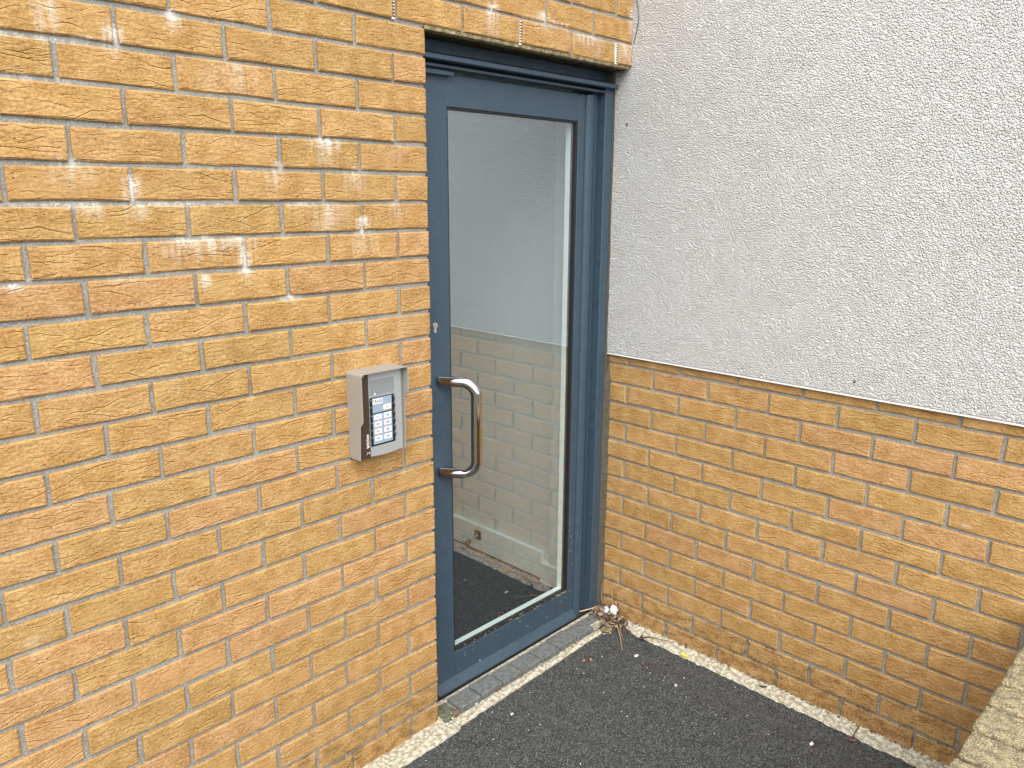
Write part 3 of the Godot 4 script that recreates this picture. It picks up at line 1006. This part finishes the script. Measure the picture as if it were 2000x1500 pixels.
# ---------------------------------------------------------------- ground
func ground() -> void:
	var st := begin()
	quad(st, Vector3(-300, -0.02, -300), Vector3(300, -0.02, -300), Vector3(300, -0.02, 300), Vector3(-300, -0.02, 300), Vector3.UP)
	structure(put("ground", st.commit(), self, M.ground))
	st = begin()
	box(st, Vector3(-6, -0.015, 0.0), Vector3(W, -0.001, 9.0))
	structure(put("tarmac_path", st.commit(), self, M.tarmac))
	# concrete edging along the front wall and the step
	var e := thing("concrete_edging", "pale concrete edging strip between tarmac and front wall", "kerb")
	e.remove_meta("category")
	structure(e)
	var cuts := [-2.2, -1.15, -0.62, 0.018, 0.30, 0.80]
	for i in cuts.size() - 1:
		edge_strip(e, cuts[i] + 0.0012, cuts[i + 1] - 0.0012)
	# mortar fillet along the side wall, wider away from the corner
	var fl := thing("mortar_fillet", "rough pale mortar fillet along the foot of the side wall", "kerb")
	fl.remove_meta("category")
	structure(fl)
	for part in [[0.075, 0.988], [0.9925, 1.60]]:
		var f := begin()
		var n := int((part[1] - part[0]) / 0.014)
		var prev := []
		for i in n + 1:
			var z := lerpf(part[0], part[1], float(i) / n)
			var w := lerpf(0.030, 0.055, clampf((z - 0.075) / 0.08, 0, 1)) + rng.randf_range(-0.005, 0.005)
			var h := 0.013 + rng.randf_range(-0.002, 0.002)
			var row := [Vector3(W + 0.01, h, z), Vector3(W - 0.004, h, z), Vector3(W - w * 0.5, h * 0.75 + rng.randf_range(-0.0025, 0.0025), z), Vector3(W - w * 0.92, 0.006 + rng.randf_range(-0.001, 0.001), z), Vector3(W - w, -0.003, z)]
			if i > 0:
				for k in 4:
					quad(f, prev[k], prev[k + 1], row[k + 1], row[k], Vector3(-0.3, 1, 0))
			if i == 0 or i == n:
				for k in range(1, 4):
					tri(f, Vector3(W + 0.01, -0.003, z), row[k], row[k + 1], Vector3(0, 0, -1 if i == 0 else 1))
			prev = row
		put("fillet", f.commit(), fl, M.concrete)
	# stone setts of the step
	var s := thing("doorstep", "row of grey stone setts forming the step under the blue door", "step")
	s.remove_meta("category")
	structure(s)
	put("bed", box_mesh(Vector3(0.0, -0.05, -0.30), Vector3(0.93, 0.016, 0.014)), s, M.concrete)
	var xs := [0.002, 0.0690, 0.1675, 0.2690, 0.3675, 0.4690, 0.5670, 0.6700, 0.7730, 0.8600]
	for i in xs.size() - 1:
		var dz := rng.randf_range(-0.003, 0.003)
		var dy := rng.randf_range(-0.0015, 0.0015)
		var lo := Vector3(xs[i] + 0.0025, -0.03, -0.044 + dz)
		var hi := Vector3(xs[i + 1] - 0.0025, 0.030 + dy, 0.028 + dz)
		if i == 0:
			hi.y = 0.022
		if i == 8:
			hi.y = 0.026
			hi.z = -0.004
		var m := put("sett", box_mesh(lo, hi, 0.0035, 0.0012, Vector2(i * 0.13, i * 0.07)), s, M.mossy if i == 0 else M.sett)
		m.rotation.y = rng.randf_range(-0.01, 0.01)
		m.position -= m.basis * ((lo + hi) / 2) - (lo + hi) / 2
	put("bedding_mortar", box_mesh(Vector3(0.0, -0.02, -0.064), Vector3(0.90, 0.0215, -0.0445), 0.003, 0.001), s, M.concrete)
	put("threshold", box_mesh(Vector3(0.0, -0.02, -0.30), Vector3(0.93, 0.0190, -0.0645)), s, M.dark)

func edge_strip(e: Node, x0: float, x1: float) -> void:
	var st := begin()
	var n := maxi(3, int((x1 - x0) / 0.02))
	var prev := []
	for i in n + 1:
		var x := lerpf(x0, x1, float(i) / n)
		var front := 0.078 if x < 0.02 else lerpf(0.064, 0.050, (x - 0.02) / 0.8)
		var back := -0.01 if x < 0.0 else lerpf(0.016, 0.020, x)
		var j := rng.randf_range(-0.0018, 0.0018)
		var h := 0.0075 + rng.randf_range(-0.0007, 0.0007)
		var row := [Vector3(x, h, back), Vector3(x, h, front - 0.006 + j), Vector3(x, h - 0.0035, front - 0.001 + j), Vector3(x, -0.004, front + j)]
		if i > 0:
			for k in 3:
				quad(st, prev[k], prev[k + 1], row[k + 1], row[k], Vector3(0, 1, 0.4))
		if i == 0 or i == n:
			quad(st, row[0], row[1], row[3], Vector3(x, -0.004, back), Vector3(-1 if i == 0 else 1, 0, 0))
		prev = row
	put("kerb_piece", st.commit(), e, M.concrete)

func low_wall() -> void:
	var z0 := 1.408
	var t := thing("low_wall", "low garden wall with weathered lichen-spotted coping, bottom right corner", "wall", Vector3(W, 0, z0 + 0.108))
	var o := -t.position
	put("core", box_mesh(Vector3(-0.9, -0.1, z0 + 0.012) + o, Vector3(W - 0.002, 0.536, z0 + 0.204) + o), t, M.side_mortar)
	# stretchers on both faces, joined: hardly seen from here
	var st := begin()
	for c in 7:
		var x := -0.9 + (0.1125 if c % 2 else 0.0)
		while x < W - 0.03:
			var x1 := minf(x + 0.215, W - 0.003)
			for s in [[z0 + 0.006, z0 + 0.03], [z0 + 0.186, z0 + 0.210]]:
				box(st, Vector3(x, 0.01 + c * 0.075, s[0]) + o, Vector3(x1, 0.075 + c * 0.075, s[1]) + o, 0.003, 0.0008, Vector2(c * 0.2, x))
			x += PITCH
	var faces := put("wall_bricks", st.commit(), t, textured([M.front_clay[1].albedo_texture, M.front_clay[1].heightmap_texture], 0.9, 0.92, 0.42, Vector3(.50, .30, .105)))
	faces.set_meta("kind", "stuff")
	put("coping_mortar", box_mesh(Vector3(-0.9, 0.534, z0 + 0.009) + o, Vector3(W - 0.002, 0.578, z0 + 0.206) + o), t, M.lintel)
	var x1 := 0.918
	var first := true
	for i in 17:
		var x0 := x1 - (0.101 + rng.randf_range(-0.004, 0.004))
		put("coping_brick", rough_block(Vector3(x0, 0.532, z0 + rng.randf_range(-0.003, 0.002)) + o, Vector3(x1, 0.600 + rng.randf_range(-0.002, 0.001), z0 + 0.216) + o, i), t, M.coping)
		x1 = x0 - 0.0095

# a worn block: finely divided faces, knocked about, edges rounded
func rough_block(lo: Vector3, hi: Vector3, seed_: int) -> ArrayMesh:
	var nz := noise(300 + seed_, 18.0, 3)
	var st := begin()
	var mid := (lo + hi) / 2
	var half := (hi - lo) / 2
	var shape := func(v: Vector3) -> Vector3:
		var r := 0.009
		var inner := (v * half).clamp(-half + Vector3.ONE * r, half - Vector3.ONE * r)
		var d := v * half - inner
		var p := inner + (d.normalized() * r if d.length() > 1e-6 else Vector3.ZERO)
		var dir := (d.normalized() if d.length() > 1e-6 else v)
		var j := nz.get_noise_3dv((p + mid)) * 0.0042 + nz.get_noise_3dv((p + mid) * 4.0) * 0.0018
		return mid + p + dir * j
	for ax in [0, 1, 2]:
		for s in [-1.0, 1.0]:
			if ax == 1 and s < 0:
				continue
			var b: int = (ax + 1) % 3
			var c: int = (ax + 2) % 3
			var nb := 8 if b != 2 else 14
			var nc := 8 if c != 2 else 14
			var out := Vector3.ZERO
			out[ax] = s
			for i in nb:
				for k in nc:
					var q := []
					for e in [[0, 0], [1, 0], [1, 1], [0, 1]]:
						var v := Vector3.ZERO
						v[ax] = s
						v[b] = warp(float(i + e[0]) / nb)
						v[c] = warp(float(k + e[1]) / nc)
						q.append(shape.call(v))
					quad(st, q[0], q[1], q[2], q[3], out, Vector2(seed_ * 0.17, seed_ * 0.31))
	return st.commit()

# more divisions near the edges
func warp(f: float) -> float:
	var t := f * 2.0 - 1.0
	return signf(t) * pow(absf(t), 0.45)

# ---------------------------------------------------------------- hall behind the glass
func hall() -> void:
	var zb := -3.2
	var parts := {
		"hall_floor": [Vector3(-0.4, -0.1, zb), Vector3(1.2, 0.0215, -0.302), M.mat],
		"hall_right_wall": [Vector3(0.934, -0.1, zb), Vector3(1.2, 2.65, -0.304), M.hall],
		"hall_left_wall": [Vector3(-0.45, -0.1, zb), Vector3(-0.3, 2.65, -0.304), M.hall],
		"hall_end_wall": [Vector3(-0.45, -0.1, zb - 0.2), Vector3(1.2, 2.65, zb - 0.002), M.hall],
	}
	for k in parts:
		structure(put(k, box_mesh(parts[k][0], parts[k][1]), self, parts[k][2]))
	# ceiling with a roof light
	var c := begin()
	for b in [[-0.45, -0.304, 1.2, -0.7], [-0.45, -2.2, 1.2, zb], [-0.45, -0.7, -0.25, -2.2], [0.38, -0.7, 1.2, -2.2]]:
		box(c, Vector3(b[0], 2.42, minf(b[1], b[3])), Vector3(b[2], 2.65, maxf(b[1], b[3])))
	structure(put("hall_ceiling", c.commit(), self, M.hall))
	# between door and hall, along the side wall: lining, skirting, pilaster
	var r := Node3D.new()
	r.name = "hall_lining"
	add_child(r)
	structure(r)
	put("reveal", box_mesh(Vector3(0.912, 0.0215, -0.335), Vector3(0.9335, 2.42, -0.1665), 0.001), r, M.hall_trim)
	put("plinth", box_mesh(Vector3(0.902, 0.0215, -0.376), Vector3(0.9332, 0.118, -0.180), 0.003), r, M.hall_trim)
	put("skirting", box_mesh(Vector3(0.916, 0.030, -3.19), Vector3(0.9333, 0.160, -0.377), 0.004), r, M.hall_trim)
	put("door_mat_edge", box_mesh(Vector3(0.885, 0.0215, -2.0), Vector3(0.9155, 0.031, -0.377), 0.003, 0.001), r, M.coir)
	put("head_lining", box_mesh(Vector3(0.0, 2.10, -0.4), Vector3(0.93, 2.42, -0.302)), r, M.hall)
	var s := thing("door_stop", "rubber tipped metal door stop on the pale skirting behind the glass", "door stop", Vector3(0.916, 0.110, -0.783))
	put("base_plate", box_mesh(Vector3(-0.004, -0.022, -0.022), Vector3(0.0005, 0.022, 0.022), 0.001), s, M.brass)
	put("rod", tube_mesh(PackedVector3Array([Vector3(0, 0, 0), Vector3(-0.055, -0.014, 0)]), [0.005], 10), s, M.steel)
	put("rubber_tip", tube_mesh(PackedVector3Array([Vector3(-0.050, -0.013, 0), Vector3(-0.060, -0.016, 0), Vector3(-0.078, -0.020, 0)]), [0.008, 0.013, 0.011], 12), s, M.rubber)

# ---------------------------------------------------------------- small things
func curl_leaf(label: String, m: Material, at: Vector3, l: float, w: float, turn: float, lean := 0.0, curl := 0.25, group := "") -> void:
	var st := begin()
	leaf_shape(st, Transform3D(Basis.from_euler(Vector3(lean, turn, 0)), Vector3.ZERO), l, w, curl)
	var o := put("dead_leaf", st.commit(), self, m)
	o.position = at
	tag(o, label, "leaf", group)

func stem(called: String, label: String, category: String, m: Material, pts: PackedVector3Array, radii: Array, group := "") -> void:
	var o := put(called, tube_mesh(pts, radii, 6), self, m)
	tag(o, label, category, group)

func litter() -> void:
	# the drift of leaves in the corner: a mass nobody could count
	var st := begin()
	var tones := [Color(.17, .11, .075), Color(.11, .07, .05), Color(.26, .18, .12), Color(.22, .165, .12), Color(.42, .31, .18), Color(.19, .085, .045), Color(.15, .11, .085)]
	for i in 270:
		var p := Vector3(0.888 + rng.randfn(0, 0.030), 0, 0.004 + rng.randfn(0, 0.044))
		p.x = minf(p.x, 0.918)
		var near := 1.0 - clampf(Vector2(p.x - 0.9, p.z - 0.01).length() / 0.11, 0, 1)
		p.y = 0.006 + near * rng.randf_range(0.0, 0.036)
		if p.z < 0.0:
			p.y += 0.016
		var b := Basis.from_euler(Vector3(rng.randf_range(-0.9, 0.9), rng.randf_range(0, TAU), rng.randf_range(-0.7, 0.7)))
		leaf_shape(st, Transform3D(b, p), rng.randf_range(0.009, 0.026), rng.randf_range(0.005, 0.014), rng.randf_range(0.15, 0.55), tones[rng.randi_range(0, 6)] * rng.randf_range(0.8, 1.25))
	for i in 60:    # chaff at the front of the drift
		var p := Vector3(0.835 + rng.randfn(0, 0.03), 0.006, 0.055 + rng.randfn(0, 0.012))
		var dir := Vector3(rng.randf_range(-1, 1), rng.randf_range(0, 0.3), rng.randf_range(-1, 1)).normalized() * rng.randf_range(0.006, 0.02)
		st.set_color(Color(.60, .47, .25) * rng.randf_range(0.6, 1.2))
		tube(st, PackedVector3Array([p, p + dir * 0.5, p + dir]), [0.0006, 0.0013, 0.0005], 4)
	for i in 110:   # crumbs along the joint in front of the setts and the foot of the fillet
		var x := rng.randf_range(0.30, 0.85)
		var p := Vector3(x, 0.009, 0.030 + rng.randfn(0, 0.006))
		if rng.randf() < 0.4:
			p = Vector3(x, 0.0, 0.056 + rng.randfn(0, 0.006))
		var dir := Vector3(rng.randf_range(-1, 1), rng.randf_range(0, 0.4), rng.randf_range(-0.6, 0.6)).normalized() * rng.randf_range(0.003, 0.012)
		st.set_color([Color(.16, .09, .05), Color(.40, .30, .17), Color(.10, .07, .05)][rng.randi_range(0, 2)])
		tube(st, PackedVector3Array([p, p + dir * 0.5, p + dir]), [0.0006, 0.0014, 0.0005], 4)
	for i in 150:   # dirt caught between the fillet and the bricks
		var p := Vector3(W - 0.004 - absf(rng.randfn(0, 0.005)), 0.014, rng.randf_range(0.09, 1.25))
		var dir := Vector3(rng.randf_range(-0.4, 0.4), rng.randf_range(0, 0.4), rng.randf_range(-1, 1)).normalized() * rng.randf_range(0.003, 0.012)
		st.set_color([Color(.06, .045, .03), Color(.13, .09, .05), Color(.05, .055, .03)][rng.randi_range(0, 2)])
		tube(st, PackedVector3Array([p, p + dir * 0.5, p + dir]), [0.0006, 0.0015, 0.0005], 4)
	var heap := put("leaf_litter", st.commit(), self, M.litter)
	heap.set_meta("kind", "stuff")
	tag(heap, "drift of dead leaves and chaff in the corner by the door frame", "leaf litter")
	tag(put("tissue_ball", lump(Vector3(0.017, 0.021, 0.016), 0.22, 5), self, M.tissue), "larger crumpled white tissue on the leaf drift, nearer the side wall", "tissue", "crumpled tissues on the leaf drift").position = Vector3(0.910, 0.040, 0.020)
	tag(put("tissue_ball", lump(Vector3(0.014, 0.016, 0.013), 0.25, 8), self, M.tissue), "smaller greyish crumpled tissue half sunk in the leaf drift", "tissue", "crumpled tissues on the leaf drift").position = Vector3(0.893, 0.036, -0.008)
	stem("dry_straw", "thin straw standing upright out of the leaf drift against the brick side wall", "straw", M.straw, PackedVector3Array([Vector3(0.915, 0.03, 0.010), Vector3(0.916, 0.09, 0.006), Vector3(0.922, 0.142, -0.004)]), [0.0012, 0.0010, 0.0005], "straws in the leaf drift")
	stem("dry_straw", "thin straw leaning right out of the leaf drift beside the larger tissue", "straw", M.straw, PackedVector3Array([Vector3(0.913, 0.034, 0.034), Vector3(0.917, 0.075, 0.050), Vector3(0.920, 0.112, 0.067)]), [0.0012, 0.0010, 0.0005], "straws in the leaf drift")
	stem("dry_straw", "thin straw standing along the sealant of the door frame", "straw", M.straw, PackedVector3Array([Vector3(0.915, 0.03, -0.036), Vector3(0.912, 0.08, -0.045), Vector3(0.918, 0.135, -0.047)]), [0.0010, 0.0009, 0.0005], "straws in the leaf drift")
	stem("dry_straw", "pale straw lying across the last sett beside the hinge post", "straw", M.pale_leaf, PackedVector3Array([Vector3(0.800, 0.031, -0.090), Vector3(0.84, 0.033, -0.072), Vector3(0.880, 0.036, -0.054)]), [0.0018, 0.0020, 0.0014])
	stem("dead_twig", "thicker dry stem reaching out of the leaf drift onto the tarmac", "twig", M.twig, PackedVector3Array([Vector3(0.872, 0.014, 0.066), Vector3(0.815, 0.006, 0.125), Vector3(0.754, 0.002, 0.180)]), [0.0022, 0.0030, 0.0014], "dry stems on the tarmac")
	stem("dead_twig", "shorter dry stem beside the thicker one at the leaf drift", "twig", M.twig, PackedVector3Array([Vector3(0.880, 0.014, 0.075), Vector3(0.845, 0.006, 0.105), Vector3(0.815, 0.003, 0.140)]), [0.0018, 0.0018, 0.0008], "dry stems on the tarmac")
	stem("dark_root", "thin dark root lying on the mortar fillet near the corner", "root", M.root, PackedVector3Array([Vector3(0.868, 0.004, 0.185), Vector3(0.885, 0.013, 0.205), Vector3(0.895, 0.014, 0.235), Vector3(0.912, 0.016, 0.285)]), [0.0035, 0.0022, 0.0012, 0.0008])
	curl_leaf("dark shrivelled leaf at the end of the thin root by the fillet", M.root, Vector3(0.862, 0.004, 0.190), 0.028, 0.016, 0.6, 0.2, 0.4)
	curl_leaf("red brown curled leaf against the third grey sett", M.red_leaf, Vector3(0.247, 0.013, 0.030), 0.036, 0.017, 0.25, -0.5)
	curl_leaf("dark red leaf in the mossy corner by the brick jamb", M.red_leaf, Vector3(0.058, 0.013, 0.026), 0.034, 0.018, 0.9, -0.4)
	curl_leaf("brown shrivelled leaf beside the dark red leaf at the mossy sett", M.brown_leaf, Vector3(0.085, 0.014, 0.026), 0.026, 0.012, -0.5, -0.3, 0.5)
	curl_leaf("pale narrow leaf leaning on the brick jamb at the edging", M.pale_leaf, Vector3(0.030, 0.014, 0.030), 0.034, 0.010, 1.2, 0.4)
	curl_leaf("white narrow leaf sliver lying in front of the second sett", M.tissue, Vector3(0.143, 0.013, 0.026), 0.030, 0.007, 0.5, 0.1, 0.1)
	curl_leaf("left orange leaf scrap on the tarmac in front of the step", M.orange_leaf, Vector3(0.598, 0.001, 0.119), 0.014, 0.010, 0.2, 0, 0.2)
	curl_leaf("right yellow orange leaf scrap on the tarmac in front of the step", M.orange_leaf, Vector3(0.620, 0.001, 0.136), 0.012, 0.009, 1.0, 0, 0.2)
	curl_leaf("brown leaf scrap on the tarmac right of the white flake", M.brown_leaf, Vector3(0.737, 0.001, 0.285), 0.020, 0.007, 0.9, 0, 0.2)
	curl_leaf("dark oval leaf lying on the mortar fillet halfway along", M.root, Vector3(0.903, 0.012, 0.672), 0.030, 0.010, 2.3, 0, 0.15)
	curl_leaf("reddish leaf lying at the crack in the mortar fillet", M.red_leaf, Vector3(0.848, 0.008, 1.000), 0.024, 0.010, 2.2, 0, 0.2)
	var flake := put("white_flake", lump(Vector3(0.010, 0.002, 0.006), 0.25, 21, 6), self, M.guano)
	flake.position = Vector3(0.764, 0.001, 0.237)
	tag(flake, "small white flake on the tarmac below the dry stems", "flake")
	var stub := put("yellow_stub", tube_mesh(PackedVector3Array([Vector3(0, 0, -0.0155), Vector3(0, 0, 0.0155)]), [0.0042], 14), self, M.yellow)
	stub.position = Vector3(0.880, 0.0095, 0.372)
	tag(stub, "bright yellow plastic stub at the edge of the mortar fillet", "stub")
	var drop := thing("bird_dropping", "white bird dropping with dark red stain on the tarmac near the low wall", "dropping", Vector3(0.754, 0, 0.911))
	put("white_blob", lump(Vector3(0.009, 0.002, 0.006), 0.3, 31, 6), drop, M.guano)
	put("stain", lump(Vector3(0.016, 0.0012, 0.009), 0.6, 32, 7), drop, M.root).position = Vector3(0.008, 0, 0.012)
	var stone := put("pebble", lump(Vector3(0.006, 0.005, 0.006), 0.15, 41, 7), self, M.pebble)
	stone.position = Vector3(0.709, 0.002, 0.443)
	tag(stone, "round pale pebble on the open tarmac towards the side wall", "pebble")
	var bit := put("pebble", lump(Vector3(0.007, 0.003, 0.005), 0.2, 43, 7), self, M.pebble)
	bit.position = Vector3(0.197, 0.001, 0.140)
	tag(bit, "flat buff pebble on the tarmac in front of the second sett", "pebble")
	# loose grit
	var grit := begin()
	for i in 150:
		var p := Vector3(rng.randf_range(-0.3, 0.86), 0.0005, 0.08 + absf(rng.randfn(0, 0.5)))
		var s := rng.randf_range(0.0006, 0.0019)
		grit.set_color(Color(.5, .5, .48) * rng.randf_range(0.4, 1.6))
		box(grit, p - Vector3(s, 0.001, s), p + Vector3(s, s * 0.9, s * rng.randf_range(0.6, 1.4)), s * 0.5, s * 0.3)
	var g := put("loose_grit", grit.commit(), self, M.litter)
	g.set_meta("kind", "stuff")
	tag(g, "loose pale grit scattered over the dark tarmac", "grit")
	# stray wire hanging at the right end of the lintel
	stem("thin_cable", "thin dark cable looped at the right end of the brick lintel", "cable", M.cable, PackedVector3Array([Vector3(0.9165, 2.36, 0.004), Vector3(0.914, 2.30, 0.016), Vector3(0.9130, 2.262, 0.026), Vector3(0.9138, 2.22, 0.020), Vector3(0.916, 2.176, 0.006)]), [0.0012])

# ----------------------------------------------------------------
func _ready() -> void:
	rng.seed = 20240
	var cam := Camera3D.new()
	cam.name = "camera"
	cam.fov = 52.72
	cam.near = 0.05
	cam.far = 800.0
	cam.position = Vector3(-1.4142, 1.6660, 1.6942)
	cam.rotation_order = EULER_ORDER_YXZ
	cam.rotation = Vector3(-0.2370, -0.8009, 0.0050)
	add_child(cam)
	cam.current = true
	var sky_mat := ProceduralSkyMaterial.new()
	sky_mat.sky_top_color = Color(0.86, 0.885, 0.92)
	sky_mat.sky_horizon_color = Color(0.80, 0.815, 0.83)
	sky_mat.sky_curve = 0.25
	sky_mat.ground_bottom_color = Color(0.30, 0.30, 0.29)
	sky_mat.ground_horizon_color = Color(0.50, 0.50, 0.50)
	var sky := Sky.new()
	sky.sky_material = sky_mat
	var env := Environment.new()
	env.background_mode = Environment.BG_SKY
	env.sky = sky
	env.background_energy_multiplier = 1.5
	env.tonemap_mode = Environment.TONE_MAPPER_LINEAR
	env.tonemap_exposure = 2.38
	env.sdfgi_enabled = true
	env.ssao_enabled = true
	env.ssil_enabled = true
	var we := WorldEnvironment.new()
	we.name = "environment"
	we.environment = env
	add_child(we)
	var sun := DirectionalLight3D.new()
	sun.name = "overcast_sun"
	sun.light_color = Color(1.0, 0.97, 0.93)
	sun.light_energy = 0.45
	sun.light_angular_distance = 50.0
	sun.shadow_enabled = true
	sun.sky_mode = DirectionalLight3D.SKY_MODE_LIGHT_ONLY
	sun.look_at_from_position(Vector3(-1.9, 3.0, 2.3), Vector3.ZERO)
	add_child(sun)
	make_materials()
	ground()
	front_wall()
	side_wall()
	low_wall()
	hall()
	door_frame()
	door()
	intercom()
	litter()
